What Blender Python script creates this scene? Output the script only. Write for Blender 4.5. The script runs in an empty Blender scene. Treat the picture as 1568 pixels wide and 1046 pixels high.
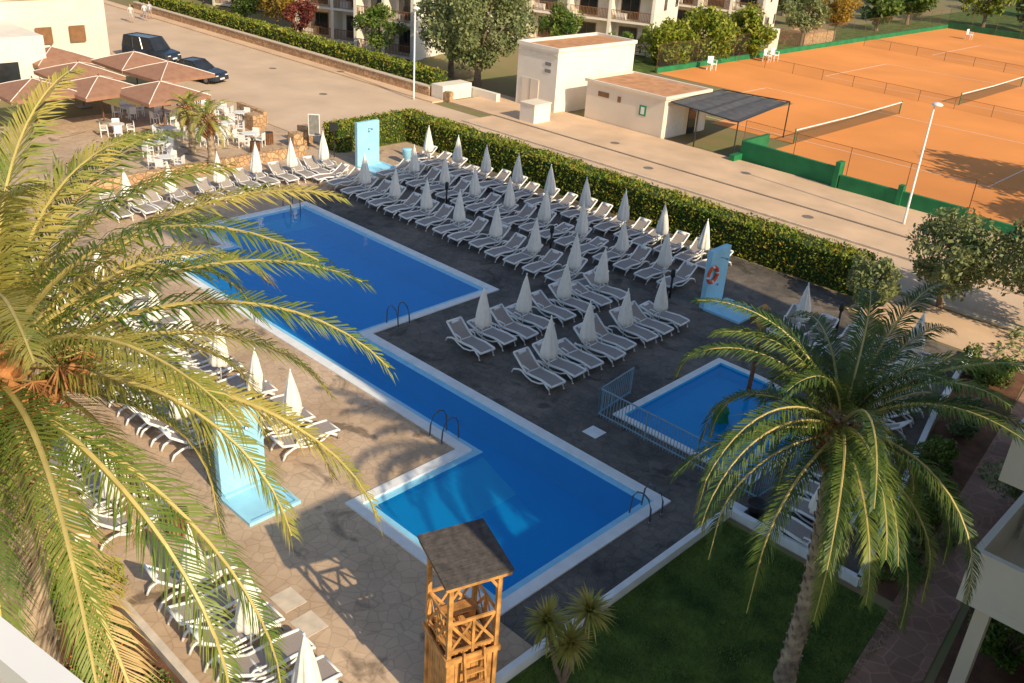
import bpy, math, random
from mathutils import Vector, Matrix
random.seed(7)
S=bpy.context.scene
def link(o): S.collection.objects.link(o); return o
# ---------------------------------------------------------------- materials
def hexmix(c,k): return tuple(min(1,max(0,x*k)) for x in c)
def mat(name,c,rough=.7,var=.18,scale=3.0,bump=0.0,bscale=None,metal=0,c2=None,detail=5,spec=.4,trans=0):
    m=bpy.data.materials.new(name); m.use_nodes=True
    nt=m.node_tree; b=nt.nodes['Principled BSDF']
    b.inputs['Roughness'].default_value=rough; b.inputs['Metallic'].default_value=metal
    b.inputs['Specular IOR Level'].default_value=spec
    tc=nt.nodes.new('ShaderNodeTexCoord')
    n=nt.nodes.new('ShaderNodeTexNoise'); n.inputs['Scale'].default_value=scale; n.inputs['Detail'].default_value=detail
    nt.links.new(tc.outputs['Object'],n.inputs['Vector'])
    r=nt.nodes.new('ShaderNodeValToRGB'); r.color_ramp.elements[0].position=.3; r.color_ramp.elements[1].position=.7
    r.color_ramp.elements[0].color=(*hexmix(c,1-var),1)
    r.color_ramp.elements[1].color=(*(c2 if c2 else hexmix(c,1+var)),1)
    nt.links.new(n.outputs['Fac'],r.inputs['Fac']); nt.links.new(r.outputs['Color'],b.inputs['Base Color'])
    if bump:
        n2=nt.nodes.new('ShaderNodeTexNoise'); n2.inputs['Scale'].default_value=bscale or scale*6; n2.inputs['Detail'].default_value=4
        nt.links.new(tc.outputs['Object'],n2.inputs['Vector'])
        bp=nt.nodes.new('ShaderNodeBump'); bp.inputs['Strength'].default_value=bump; bp.inputs['Distance'].default_value=.03
        nt.links.new(n2.outputs['Fac'],bp.inputs['Height']); nt.links.new(bp.outputs['Normal'],b.inputs['Normal'])
    return m
def leafmat(name,c,c2,trans=.25,scale=2.5,rough=.5):
    m=bpy.data.materials.new(name); m.use_nodes=True; nt=m.node_tree
    b=nt.nodes['Principled BSDF']; b.inputs['Roughness'].default_value=rough; b.inputs['Specular IOR Level'].default_value=.35
    tc=nt.nodes.new('ShaderNodeTexCoord'); n=nt.nodes.new('ShaderNodeTexNoise'); n.inputs['Scale'].default_value=scale
    n.inputs['Detail'].default_value=3
    nt.links.new(tc.outputs['Object'],n.inputs['Vector'])
    r=nt.nodes.new('ShaderNodeValToRGB'); r.color_ramp.elements[0].position=.35; r.color_ramp.elements[1].position=.65
    r.color_ramp.elements[0].color=(*c,1); r.color_ramp.elements[1].color=(*c2,1)
    nt.links.new(n.outputs['Fac'],r.inputs['Fac']); nt.links.new(r.outputs['Color'],b.inputs['Base Color'])
    t=nt.nodes.new('ShaderNodeBsdfTranslucent'); nt.links.new(r.outputs['Color'],t.inputs['Color'])
    mx=nt.nodes.new('ShaderNodeMixShader'); mx.inputs[0].default_value=trans
    nt.links.new(b.outputs[0],mx.inputs[1]); nt.links.new(t.outputs[0],mx.inputs[2])
    nt.links.new(mx.outputs[0],nt.nodes['Material Output'].inputs[0])
    return m
def paving(name,c1,c2,jk=.7,scale=2.2,stain=.5,tv=.07,sth=.6):
    m=bpy.data.materials.new(name); m.use_nodes=True; nt=m.node_tree; N=nt.nodes.new; L=nt.links.new
    b=nt.nodes['Principled BSDF']; b.inputs['Roughness'].default_value=.75; b.inputs['Specular IOR Level'].default_value=.35
    tc=N('ShaderNodeTexCoord')
    def mult(a,bb):
        x=N('ShaderNodeMix'); x.data_type='RGBA'; x.blend_type='MULTIPLY'; x.inputs[0].default_value=1
        L(a,x.inputs[6]); L(bb,x.inputs[7]); return x.outputs[2]
    n=N('ShaderNodeTexNoise'); n.inputs['Scale'].default_value=.35; n.inputs['Detail'].default_value=9; n.inputs['Roughness'].default_value=.68
    L(tc.outputs['Object'],n.inputs['Vector'])
    r=N('ShaderNodeValToRGB'); r.color_ramp.elements[0].position=.36; r.color_ramp.elements[1].position=.64
    r.color_ramp.elements[0].color=(*c1,1); r.color_ramp.elements[1].color=(*c2,1); L(n.outputs['Fac'],r.inputs['Fac'])
    v=N('ShaderNodeTexVoronoi'); v.feature='DISTANCE_TO_EDGE'; v.inputs['Scale'].default_value=scale; L(tc.outputs['Object'],v.inputs['Vector'])
    vr=N('ShaderNodeValToRGB'); vr.color_ramp.elements[0].position=.0; vr.color_ramp.elements[1].position=.06
    vr.color_ramp.elements[0].color=(jk,jk,jk,1); L(v.outputs['Distance'],vr.inputs['Fac'])
    vc=N('ShaderNodeTexVoronoi'); vc.inputs['Scale'].default_value=scale; L(tc.outputs['Object'],vc.inputs['Vector'])
    hs=N('ShaderNodeSeparateColor'); L(vc.outputs['Color'],hs.inputs[0])
    mr=N('ShaderNodeMapRange'); mr.inputs[3].default_value=1-tv; mr.inputs[4].default_value=1+tv; L(hs.outputs[0],mr.inputs[0])
    cb=N('ShaderNodeCombineColor'); [L(mr.outputs[0],cb.inputs[i]) for i in range(3)]
    n3=N('ShaderNodeTexNoise'); n3.inputs['Scale'].default_value=.7; n3.inputs['Detail'].default_value=7; n3.inputs['Distortion'].default_value=.8
    L(tc.outputs['Object'],n3.inputs['Vector'])
    r3=N('ShaderNodeValToRGB'); r3.color_ramp.elements[0].position=sth; r3.color_ramp.elements[1].position=sth+.07
    r3.color_ramp.elements[0].color=(1,1,1,1); r3.color_ramp.elements[1].color=(stain,stain,stain,1); L(n3.outputs['Fac'],r3.inputs['Fac'])
    L(mult(mult(mult(r.outputs['Color'],cb.outputs[0]),vr.outputs['Color']),r3.outputs['Color']),b.inputs['Base Color'])
    bp=N('ShaderNodeBump'); bp.inputs['Strength'].default_value=.3; bp.inputs['Distance'].default_value=.01
    L(vr.outputs['Color'],bp.inputs['Height']); L(bp.outputs['Normal'],b.inputs['Normal'])
    return m
def brickm(name,c1,c2,mortar,scale):
    m=bpy.data.materials.new(name); m.use_nodes=True; nt=m.node_tree; N=nt.nodes.new; L=nt.links.new
    b=nt.nodes['Principled BSDF']; b.inputs['Roughness'].default_value=.8
    tc=N('ShaderNodeTexCoord'); v=N('ShaderNodeTexVoronoi'); v.inputs['Scale'].default_value=scale; L(tc.outputs['Object'],v.inputs['Vector'])
    e=N('ShaderNodeTexVoronoi'); e.feature='DISTANCE_TO_EDGE'; e.inputs['Scale'].default_value=scale; L(tc.outputs['Object'],e.inputs['Vector'])
    s=N('ShaderNodeSeparateColor'); L(v.outputs['Color'],s.inputs[0])
    r=N('ShaderNodeValToRGB'); r.color_ramp.elements[0].color=(*c2,1); r.color_ramp.elements[1].color=(*c1,1); L(s.outputs[0],r.inputs[0])
    er=N('ShaderNodeValToRGB'); er.color_ramp.elements[1].position=.08; L(e.outputs['Distance'],er.inputs[0])
    mx=N('ShaderNodeMix'); mx.data_type='RGBA'; mx.inputs[6].default_value=(*mortar,1); L(er.outputs[0],mx.inputs[0]); L(r.outputs[0],mx.inputs[7]); L(mx.outputs[2],b.inputs['Base Color'])
    bp=N('ShaderNodeBump'); bp.inputs['Strength'].default_value=.7; bp.inputs['Distance'].default_value=.04; L(er.outputs[0],bp.inputs['Height']); L(bp.outputs[0],b.inputs['Normal'])
    return m
M={}
M['dry']=mat('dry_ground',(.42,.29,.16),.9,.3,.4,.3,c2=(.20,.21,.07))
M['deck']=paving('deck_paving_shade_tone',(.084,.074,.066),(.215,.18,.15),.70,3.0,.55,.12,.57)  # darker copy of the deck paving; deepens the hotel's shade by colour
M['deckl']=paving('deck_paving_sunlit_tone',(.47,.33,.215),(.66,.49,.34),.78,3.0,.42,.07,.60)  # lighter, warmer copy for the lit deck; sunlight painted into its colour
M['asph']=mat('sunlit_asphalt',(.66,.49,.345),.9,.11,.30,.3,40,detail=12)
M['conc']=mat('concrete_terrace',(.70,.49,.32),.85,.13,.45,.2,30,detail=10)
M['kerb']=mat('kerb_stone',(.66,.56,.44),.8,.15,3)
M['gutter']=mat('gutter',(.22,.18,.14),.9,.2,3)
M['coping']=mat('white_coping',(.84,.85,.84),.5,.07,2.5,detail=8)
M['ledge']=mat('pool_overflow_ledge',(.28,.64,.88),.4,.08,3)
M['clay']=mat('clay_court',(.82,.31,.08),.95,.10,.14,.1,30,detail=10)
M['pline']=mat('court_line',(.90,.72,.56),.9,.1)
M['pool']=mat('pool_paint',(.0,.48,.97),.5,.06,.5)
M['poolr']=mat('pool_shallow_sunlit_tone',(.10,.80,.97),.5,.05,.7)  # brighter cyan: sunlit corner patch painted in, plus shallow-end colour
M['poolw']=mat('pool_wall_paint',(.10,.65,.93),.5,.06,1)
M['pools']=mat('pool_shallow_paint',(.06,.64,.94),.5,.05,1)
M['slabblue']=mat('blue_render',(.36,.70,.88),.6,.08,2)
M['white']=mat('white_plastic',(.88,.87,.84),.35,.04,5)
M['sling']=mat('taupe_sling',(.36,.31,.28),.8,.08,30,.15,120)
M['canvas']=mat('cream_canvas',(.89,.84,.75),.85,.05,6,.2,20)
M['metal']=mat('steel',(.30,.33,.36),.3,.05,5,metal=.9)
M['dark']=mat('dark_metal',(.03,.03,.032),.5,.2,5)
M['grey']=mat('grey_base',(.25,.24,.22),.8,.2,5)
M['tube']=mat('ladder_tube',(.08,.12,.16),.4,.1,5)
M['fence']=mat('fence_paint',(.20,.33,.43),.45,.1,5)
M['wood']=mat('tower_wood',(.54,.27,.085),.6,.42,3.5,.3,25)
M['wood2']=mat('brown_wood',(.20,.09,.04),.7,.3,6,.2,25)
M['roofd']=mat('dark_shingle',(.085,.075,.072),.85,.35,7,.6,25)
M['wall']=mat('cream_wall',(.84,.73,.58),.85,.06,.6,.1,25,detail=9)
M['wallw']=mat('white_wall',(.86,.79,.68),.85,.05,.8,.1,25,detail=9)
M['hroof']=mat('hut_roof',(.58,.29,.14),.9,.2,1.5)
M['glass']=mat('dark_glass',(.03,.035,.04),.08,.3,1.0,spec=.8)
M['frame']=mat('window_frame',(.26,.13,.06),.5,.15)
M['stone']=brickm('stone_wall',(.68,.44,.24),(.46,.27,.14),(.26,.18,.11),3.2)
M['shade']=mat('shade_cloth',(.10,.10,.105),.8,.2,2,.3,8)
M['greenw']=mat('green_painted_wall',(.015,.19,.07),.7,.2,1.0)
M['lawn']=mat('lawn',(.05,.115,.015),.95,.5,1.1,.5,30,c2=(.14,.20,.03))
M['soil']=mat('soil',(.15,.07,.038),.95,.35,2,.6,20)
M['path']=paving('red_stone_path',(.25,.13,.085),(.38,.22,.155),1.4,2.0,.8,.15)
M['hedge']=leafmat('hedge_leaf',(.10,.18,.014),(.32,.33,.035),.15,1.2)
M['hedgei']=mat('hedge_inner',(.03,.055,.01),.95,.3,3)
M['tree']=leafmat('tree_leaf',(.06,.13,.02),(.19,.25,.045),.2,.8)
M['olive']=leafmat('olive_leaf',(.14,.19,.07),(.32,.34,.14),.2,1.0)
M['red']=leafmat('red_leaf',(.14,.03,.03),(.26,.07,.04),.2,1.0)
M['yel']=leafmat('autumn_leaf',(.24,.18,.03),(.48,.30,.04),.25,1.0)
M['bark']=mat('bark',(.24,.17,.12),.9,.3,5,.5,15)
M['palm']=leafmat('palm_leaf',(.20,.25,.045),(.52,.43,.11),.25,1.6)
M['palmg']=leafmat('palm_leaf_green',(.10,.18,.03),(.25,.30,.06),.25,1.6)
M['palmdry']=leafmat('palm_leaf_dry',(.42,.29,.11),(.60,.44,.18),.2,2)
M['palm2']=leafmat('palm_leaf_dark',(.04,.10,.02),(.12,.17,.035),.18,1.4)
M['rachis']=mat('palm_rachis',(.52,.42,.15),.5,.15,3)
M['ptrunk']=mat('palm_trunk',(.40,.30,.21),.9,.45,4,.5,18)
M['fibre']=mat('palm_fibre',(.38,.17,.06),.9,.5,7,.5,20)
M['orange']=mat('lifebuoy_orange',(.85,.12,.03),.5,.05)
M['carb']=mat('car_paint_navy',(.02,.03,.05),.25,.1,1,spec=.7)
M['tyre']=mat('tyre',(.02,.02,.02),.8,.1)
M['brolly']=mat('brown_canvas',(.36,.19,.12),.85,.12,2)
M['sign']=mat('sign_green',(.02,.3,.13),.5,.1)
M['flower']=leafmat('flower',(.8,.38,.02),(.8,.06,.02),.2,8)
M['rock']=mat('rock',(.4,.3,.22),.9,.3,3,.8,8)
def watermat(name,tint,body,bf):
    m=bpy.data.materials.new(name); m.use_nodes=True; nt=m.node_tree; N=nt.nodes.new; L=nt.links.new
    nt.nodes.remove(nt.nodes['Principled BSDF'])
    t=N('ShaderNodeBsdfTransparent'); t.inputs[0].default_value=(*tint,1)
    df=N('ShaderNodeBsdfDiffuse'); df.inputs[0].default_value=(*body,1)
    m0=N('ShaderNodeMixShader'); m0.inputs[0].default_value=bf; L(t.outputs[0],m0.inputs[1]); L(df.outputs[0],m0.inputs[2])
    gl=N('ShaderNodeBsdfGlossy'); gl.inputs['Roughness'].default_value=.05; gl.inputs['Color'].default_value=(.8,.9,1,1)
    fr=N('ShaderNodeFresnel'); fr.inputs[0].default_value=1.33
    tc=N('ShaderNodeTexCoord'); n=N('ShaderNodeTexNoise'); n.inputs['Scale'].default_value=2.6; n.inputs['Detail'].default_value=3
    L(tc.outputs['Object'],n.inputs['Vector']); bp=N('ShaderNodeBump'); bp.inputs['Strength'].default_value=.22; bp.inputs['Distance'].default_value=.05
    L(n.outputs['Fac'],bp.inputs['Height']); L(bp.outputs[0],gl.inputs['Normal']); L(bp.outputs[0],fr.inputs['Normal'])
    mx=N('ShaderNodeMixShader'); L(fr.outputs[0],mx.inputs[0]); L(m0.outputs[0],mx.inputs[1]); L(gl.outputs[0],mx.inputs[2])
    L(mx.outputs[0],nt.nodes['Material Output'].inputs[0]); return m
M['water']=watermat('pool_water',(.84,.98,1.0),(.0,.40,.99),.38)
def screenm(name,c,a):
    m=bpy.data.materials.new(name); m.use_nodes=True; nt=m.node_tree
    b=nt.nodes['Principled BSDF']; b.inputs['Base Color'].default_value=(*c,1); b.inputs['Alpha'].default_value=a; b.inputs['Roughness'].default_value=.9
    return m
M['mesh']=screenm('fence_mesh',(.16,.13,.09),.13)
M['net']=screenm('net_mesh',(.05,.06,.04),.4)
# ---------------------------------------------------------------- mesh builder
class B:
    def __init__(s): s.v=[];s.f=[];s.m=[];s.ms=[]
    def mi(s,k):
        if k not in s.ms: s.ms.append(k)
        return s.ms.index(k)
    def face(s,pts,k):
        n=len(s.v); s.v+= [tuple(p) for p in pts]; s.f.append(tuple(range(n,n+len(pts)))); s.m.append(s.mi(k))
    def box(s,x0,x1,y0,y1,z0,z1,k,T=None):
        c=[(x0,y0,z0),(x1,y0,z0),(x1,y1,z0),(x0,y1,z0),(x0,y0,z1),(x1,y0,z1),(x1,y1,z1),(x0,y1,z1)]
        if T is not None: c=[tuple(T@Vector(p)) for p in c]
        n=len(s.v); s.v+=c; i=s.mi(k)
        for f in ((0,3,2,1),(4,5,6,7),(0,1,5,4),(1,2,6,5),(2,3,7,6),(3,0,4,7)):
            s.f.append(tuple(n+a for a in f)); s.m.append(i)
    def beam(s,p,q,w,h,k):
        p=Vector(p);q=Vector(q);d=q-p;L=d.length
        if L<1e-6:return
        R=d.to_track_quat('X','Z').to_matrix().to_4x4(); R.translation=p
        s.box(0,L,-w/2,w/2,-h/2,h/2,k,R)
    def tube(s,pts,r,k,n=8,caps=True):
        pts=[Vector(p) for p in pts]; rs=r if isinstance(r,(list,tuple)) else [r]*len(pts)
        base=len(s.v); i=s.mi(k)
        for j,p in enumerate(pts):
            d=(pts[min(j+1,len(pts)-1)]-pts[max(j-1,0)]).normalized()
            if abs(d.z)<.9: a=Vector((0,0,1)).cross(d).normalized()
            else: a=Vector((1,0,0)); a=(a-d*a.dot(d)).normalized()
            b=d.cross(a)
            for q in range(n):
                t=2*math.pi*q/n; s.v.append(tuple(p+(a*math.cos(t)+b*math.sin(t))*rs[j]))
        for j in range(len(pts)-1):
            for q in range(n):
                s.f.append((base+j*n+q,base+j*n+(q+1)%n,base+(j+1)*n+(q+1)%n,base+(j+1)*n+q)); s.m.append(i)
        if caps:
            s.f.append(tuple(base+q for q in reversed(range(n)))); s.m.append(i)
            e=base+(len(pts)-1)*n; s.f.append(tuple(e+q for q in range(n))); s.m.append(i)
    def lathe(s,prof,k,c=(0,0),n=16,fn=None):
        base=len(s.v); i=s.mi(k)
        for r,z in prof:
            for q in range(n):
                t=2*math.pi*q/n; rr=r*(fn(t,z) if fn else 1)
                s.v.append((c[0]+rr*math.cos(t),c[1]+rr*math.sin(t),z))
        for j in range(len(prof)-1):
            for q in range(n):
                s.f.append((base+j*n+q,base+j*n+(q+1)%n,base+(j+1)*n+(q+1)%n,base+(j+1)*n+q)); s.m.append(i)
        s.f.append(tuple(base+q for q in reversed(range(n)))); s.m.append(i)
        e=base+(len(prof)-1)*n; s.f.append(tuple(e+q for q in range(n))); s.m.append(i)
    def mesh(s,name,smooth=False):
        me=bpy.data.meshes.new(name); me.from_pydata(s.v,[],s.f)
        for k in s.ms: me.materials.append(M[k])
        me.polygons.foreach_set('material_index',s.m)
        if smooth: me.polygons.foreach_set('use_smooth',[True]*len(s.f))
        me.update(); return me
    def obj(s,name,loc=(0,0,0),rot=0,smooth=False,bevel=0):
        o=link(bpy.data.objects.new(name,s.mesh(name,smooth))); o.location=loc; o.rotation_euler[2]=rot
        if bevel:
            md=o.modifiers.new('bevel','BEVEL'); md.width=bevel; md.segments=2; md.limit_method='ANGLE'
        return o
def inst(name,me,loc,rot=0,sc=1,tilt=0):
    o=link(bpy.data.objects.new(name,me)); o.location=loc; o.rotation_euler=(random.uniform(-tilt,tilt),random.uniform(-tilt,tilt),rot); o.scale=(sc,)*3; return o
def inpoly(x,y,P):
    r=False
    for i in range(len(P)):
        (a,b),(c,d)=P[i],P[i-1]
        if (b>y)!=(d>y) and x<(c-a)*(y-b)/(d-b)+a: r=not r
    return r
def sheet(name,outer,holes,z,k,extra=(),zf=None,kf=None):
    xs=sorted({p[0] for P in [outer]+holes for p in P}|{e for e in extra}); ys=sorted({p[1] for P in [outer]+holes for p in P})
    b=B()
    for i in range(len(xs)-1):
        for j in range(len(ys)-1):
            cx=(xs[i]+xs[i+1])/2; cy=(ys[j]+ys[j+1])/2
            if inpoly(cx,cy,outer) and not any(inpoly(cx,cy,h) for h in holes):
                q=[(xs[i],ys[j]),(xs[i+1],ys[j]),(xs[i+1],ys[j+1]),(xs[i],ys[j+1])]
                b.face([(x,y,zf(x,y,cx,cy) if zf else z) for x,y in q],kf(cx,cy) if kf else k)
    return b.obj(name)
def poly(name,P,z,k):
    b=B(); b.face([(x,y,z) for x,y in P],k); return b.obj(name)
def rect(x0,x1,y0,y1): return [(x0,y0),(x1,y0),(x1,y1),(x0,y1)]
def inset(P,d):
    n=len(P);out=[]
    for i in range(n):
        a=Vector(P[i-1]);b=Vector(P[i]);c=Vector(P[(i+1)%n])
        e1=(b-a).normalized();e2=(c-b).normalized()
        out.append((b.x+(-e1.y-e2.y)*d,b.y+(e1.x+e2.x)*d))
    return out
POOL=[(-39.6,26.5),(-39.6,20.0),(-36.7,20.0),(-36.7,16.8),(-17.5,16.8),(-17.5,12.6),(-11.5,12.6),(-11.5,19.7),(-25.4,19.7),(-25.4,26.5)]
KID=rect(-15.7,-10.4,22.2,28.6)
# ---------------------------------------------------------------- ground, deck
sheet('ground',rect(-700,500,-300,900),[POOL,KID],0,'dry')
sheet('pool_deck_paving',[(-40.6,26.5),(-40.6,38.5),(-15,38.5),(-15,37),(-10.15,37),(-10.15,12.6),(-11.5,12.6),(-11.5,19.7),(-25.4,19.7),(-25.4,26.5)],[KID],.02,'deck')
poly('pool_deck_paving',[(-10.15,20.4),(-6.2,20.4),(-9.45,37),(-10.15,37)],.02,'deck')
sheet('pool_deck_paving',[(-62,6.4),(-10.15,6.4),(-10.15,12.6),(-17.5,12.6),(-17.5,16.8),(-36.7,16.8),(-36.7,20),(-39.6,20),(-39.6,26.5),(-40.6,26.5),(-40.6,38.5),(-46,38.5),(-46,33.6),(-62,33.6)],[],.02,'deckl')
sheet('lawn',[(-9.95,5),(2,5),(2,16),(-4.6,16),(-4.6,20.2),(-9.95,20.2)],[],.012,'lawn')
poly('stone_path',[(-4.6,15.4),(-3.2,15.4),(-6.0,40),(-7.4,40)],.022,'path')
poly('planting_bed_soil',[(-6.2,20.6),(-4.7,20.6),(-7.2,37),(-9.4,37)],.016,'soil')
sheet('planting_bed_soil',rect(-30,-10.3,2,6.2),[],.016,'soil')
poly('planting_bed_soil',[(-3.15,17),(8,17),(8,36.8),(-5.6,36.8)],.016,'soil')
sheet('concrete_apron',rect(-14.8,20,37.2,40.7),[],.014,'conc')
sheet('road',[(-180,33.7),(-47.9,33.7),(-47.9,41.4),(60,41.4),(60,45.5),(-48,45.5),(-48,47.3),(-180,47.3)],[],.012,'asph')
b=B(); b.box(-48,60,45.5,48.3,0,.12,'conc'); b.box(-48.12,60,45.38,45.5,0,.125,'kerb'); b.obj('sidewalk')
b=B(); b.box(-48,60,48.3,48.48,0,.15,'gutter'); b.box(-48,60,40.9,41.4,0,.1,'kerb'); b.obj('kerb')
b=B(); b.box(-53,30,48.48,53.9,0,.13,'conc'); b.box(-180,-53.5,47.3,48.4,0,.12,'conc'); b.obj('terrace_pavement')
for x,y in ((-27,43.2),(-40,44.6),(-60,42),(-33,47.1),(-70,44),(-22,47),(-38,50)):
    b=B(); b.tube([(0,0,.0),(0,0,.006)],.32,'gutter',20); b.obj('manhole_cover',(x,y,.013 if y<45.5 else (.121 if y<48.3 else .131)))
sheet('tennis_court_clay',[(-52.3,74),(-38,74),(-38,61.5),(-31,61.5),(-31,54),(40,54),(40,143),(-52.3,143)],[],.02,'clay')
sheet('grass_verge',[(-52.6,70),(-60,70),(-60,200),(40,200),(40,143.6),(-52.6,143.6)][::-1],[],.018,'lawn')
def coping(P,w,name,depth):
    I=inset(P,w); J=inset(P,w+.24); b=B(); n=len(P)
    for i in range(n):
        j=(i+1)%n
        a,c=P[i],P[j]; d,e=I[j],I[i]; f,g=J[j],J[i]
        b.face([(*a,.07),(*c,.07),(*d,.07),(*e,.07)],'coping')
        b.face([(*a,0),(*c,0),(*c,.07),(*a,.07)],'coping')
        b.face([(*e,.07),(*d,.07),(*d,.0),(*e,.0)],'coping')
        b.face([(*e,.0),(*d,.0),(*f,-.012),(*g,-.012)],'ledge')
        b.face([(*g,-.012),(*f,-.012),(*f,-depth),(*g,-depth)],'poolw')
    b.obj(name); return J
I=coping(POOL,.34,'pool_coping',1.3)
X0=-17.5+.58; XL=-39.6+.58
def pz(x,y,cx,cy):
    if cx<-14 and cx>-18 and cy<17.3: return max(-1.2,-.2-(x-X0)*.37)
    if cx<-36.3: return max(-1.2,-.3-(x-XL)*.36)
    return -1.2
sheet('pool_floor',I,[],0,'pool',extra=(-15.4,-14.2,-38.0),zf=pz,kf=lambda cx,cy:'poolr' if (cx<-15.4 and cx>-17.3 and cy<17.3) or cx<-38.0 else 'pool')
b=B(); b.face([(X0,17.38,-.2),(X0,17.38,-1.2),(-14.2,17.38,-1.2)],'pool'); b.obj('pool_ramp_side')
sheet('pool_water',I,[],-.02,'water')
b=B(); x0,x1,y0,y1=-15.7,-10.4,22.2,28.6
R=3.6; arc=[(x1-R+R*math.cos(t*math.pi/2/12),y1-R+R*math.sin(t*math.pi/2/12)) for t in range(13)]
for i in range(12):
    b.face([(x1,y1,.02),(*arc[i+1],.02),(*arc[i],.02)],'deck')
outl=[(x0,y0),(x1,y0)]+arc+[(x0,y1)]
def ins(p,w): 
    return (min(max(p[0],x0+w),x1-w) if not (p in arc) else (x1-R)+(p[0]-(x1-R))*(R-w)/R, min(max(p[1],y0+w),y1-w) if not (p in arc) else (y1-R)+(p[1]-(y1-R))*(R-w)/R)
inl=[ins(p,.28) for p in outl]
n=len(outl)
for i in range(n):
    j=(i+1)%n; a,c,d,e=outl[i],outl[j],inl[j],inl[i]
    b.face([(*a,.07),(*c,.07),(*d,.07),(*e,.07)],'coping'); b.face([(*a,0),(*c,0),(*c,.07),(*a,.07)],'coping')
    b.face([(*e,.07),(*d,.07),(*d,-.5),(*e,-.5)],'poolw')
b.face([(*p,-.5) for p in inl],'pools'); b.obj('kids_pool_basin')
b=B(); b.face([(*p,-.02) for p in inl],'water'); b.obj('kids_pool_water')
b=B(); b.lathe([(.5,0),(.42,.15),(.3,.4),(.22,.7),(.28,.85),(.1,1.0)],'greenw',n=10,fn=lambda t,z:1+.2*math.sin(3*t+z*3)); b.obj('water_play_figure',(-13.2,24.9,-.49),smooth=True)
b=B(); T=.18
for p,q in [((-10.05,6.3),(-10.05,20.5)),((-10.05,20.5),(-6.1,20.5)),((-6.1,20.5),(-8.4,31)),((-8.4,31),(-9.4,37))]:
    b.beam((*p,.1),(*q,.1),T,.34,'coping')
b.obj('white_garden_kerb')
b=B(); b.beam((-30,6.3,.1),(-10.2,6.3,.1),.18,.26,'kerb'); b.obj('planting_bed_kerb')
# ---------------------------------------------------------------- lounger
def lounger(up):
    b=B(); W=.34
    prof=[(-.02,.34),(.45,.38),(.9,.34),(1.22,.33)]
    zt=.33+.50*up
    back=[(1.22,.33),(1.5,.33+.17*up),(1.92,zt)]
    for P in (prof,back):
        for i in range(len(P)-1):
            (a,za),(c,zc)=P[i],P[i+1]
            b.face([(-W+.05,a,za),(W-.05,a,za),(W-.05,c,zc),(-W+.05,c,zc)],'sling')
            b.face([(-W+.05,a,za-.02),(-W+.05,c,zc-.02),(W-.05,c,zc-.02),(W-.05,a,za-.02)],'sling')
    for sx in (-1,1):
        x=sx*W
        b.tube([(x,y,z) for y,z in [(-.05,.30)]+prof],.045,'white',6)
        b.tube([(x,y,z) for y,z in back],.042,'white',6)
        b.tube([(x,1.22,.33),(x,1.6,.30),(x,1.85,.2),(x,1.95,.02)],.038,'white',6)
        b.tube([(x,-.02,.02),(x,.06,.2),(x,.28,.33)],.042,'white',6)
        b.tube([(x,.28,.33),(x,.55,.2),(x,.9,.14),(x,1.2,.2),(x,1.45,.30)],.032,'white',6)
        b.tube([(x,1.05,.34),(x,1.1,.5),(x,1.4,.53),(x,1.5,.33+.15*up)],.028,'white',6)
    for y,z in ((-.04,.31),(1.92,zt),(1.22,.31)):
        b.tube([(-W,y,z),(W,y,z)],.042,'white',6)
    b.box(-.16,.16,1.80,1.90,zt-.09,zt+.01,'white')
    return b.mesh('sun_lounger_mesh',True)
LMS=[lounger(1),lounger(1),lounger(1.15),lounger(.8),lounger(1),lounger(.35)]
def parasol(seed):
    rr=random.Random(seed); b=B()
    b.lathe([(.24,0),(.24,.08),(.05,.1),(.03,.14)],'grey',n=14)
    b.tube([(0,0,.1),(0,0,2.32)],.024,'white',8)
    ph=rr.random()*6
    f=lambda t,z:1+.13*math.cos(8*t+ph)*(1 if z<2.1 else .2)+.07*math.sin(3*t+z*4+ph)
    b.lathe([(.21,.78+.04*rr.random()),(.27,.85),(.285,.98),(.26,1.2),(.215,1.45),(.16,1.72),(.105,1.98),(.05,2.2),(.015,2.3)],'canvas',n=32,fn=f)
    b.tube([(0,0,2.28),(0,0,2.38)],.025,'white',6)
    return b.mesh('parasol_mesh',True)
PM=[parasol(i) for i in range(6)]
def jit(a): return random.uniform(-a,a)
def pair(ux,uy,rot,off=.62,back=-.95,par=True,n=2):
    if par:
        inst('closed_parasol',random.choice(PM),(ux+jit(.05),uy+jit(.05),.02),jit(3),random.uniform(.95,1.04),.03)
    for s in ((-1,1) if n==2 else (n,)):
        l=Vector((s*off+jit(.05),back+jit(.12),0)); l.rotate(Matrix.Rotation(rot,3,'Z'))
        inst('sun_lounger',random.choice(LMS),(ux+l.x,uy+l.y,.021),rot+jit(.08))
for i in range(7): pair(-38.5+2.45*i,29.45,0,back=-.8)
for i in range(8): pair(-38.7+2.45*i,33.0,0,back=-.8)
for i in range(9): pair(-41.3+2.45*i,36.3,0,back=-.9)
pair(-41.3,29.6,0,par=False,back=-.8); pair(-41.2,33,0,par=False,back=-.9,n=1)
h=math.pi/2
for y in (22.3,24.5,26.9,29.15): pair(-22.1,y,h,off=.58,back=-.9)
for y in (22.5,24.6,26.8,29.0): pair(-18.9,y,h,off=.6,back=-.9)
for y in (18.6,20.7,23.4,25.8,28.1,30.2): pair(-43.2+ (.4 if y<24 else 0),y,h,off=.6,back=-.9)
hp=math.pi
for x in (-12.1,-14.3,-16.6,-20.8,-23.0,-25.2,-27.4,-29.6,-31.8): pair(x,7.7,hp,off=.58,back=-1.0)
for x in (-23.2,-25.3,-27.5,-29.6,-31.8,-34): pair(x,10.9,hp,off=.58,back=-1.0)
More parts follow.
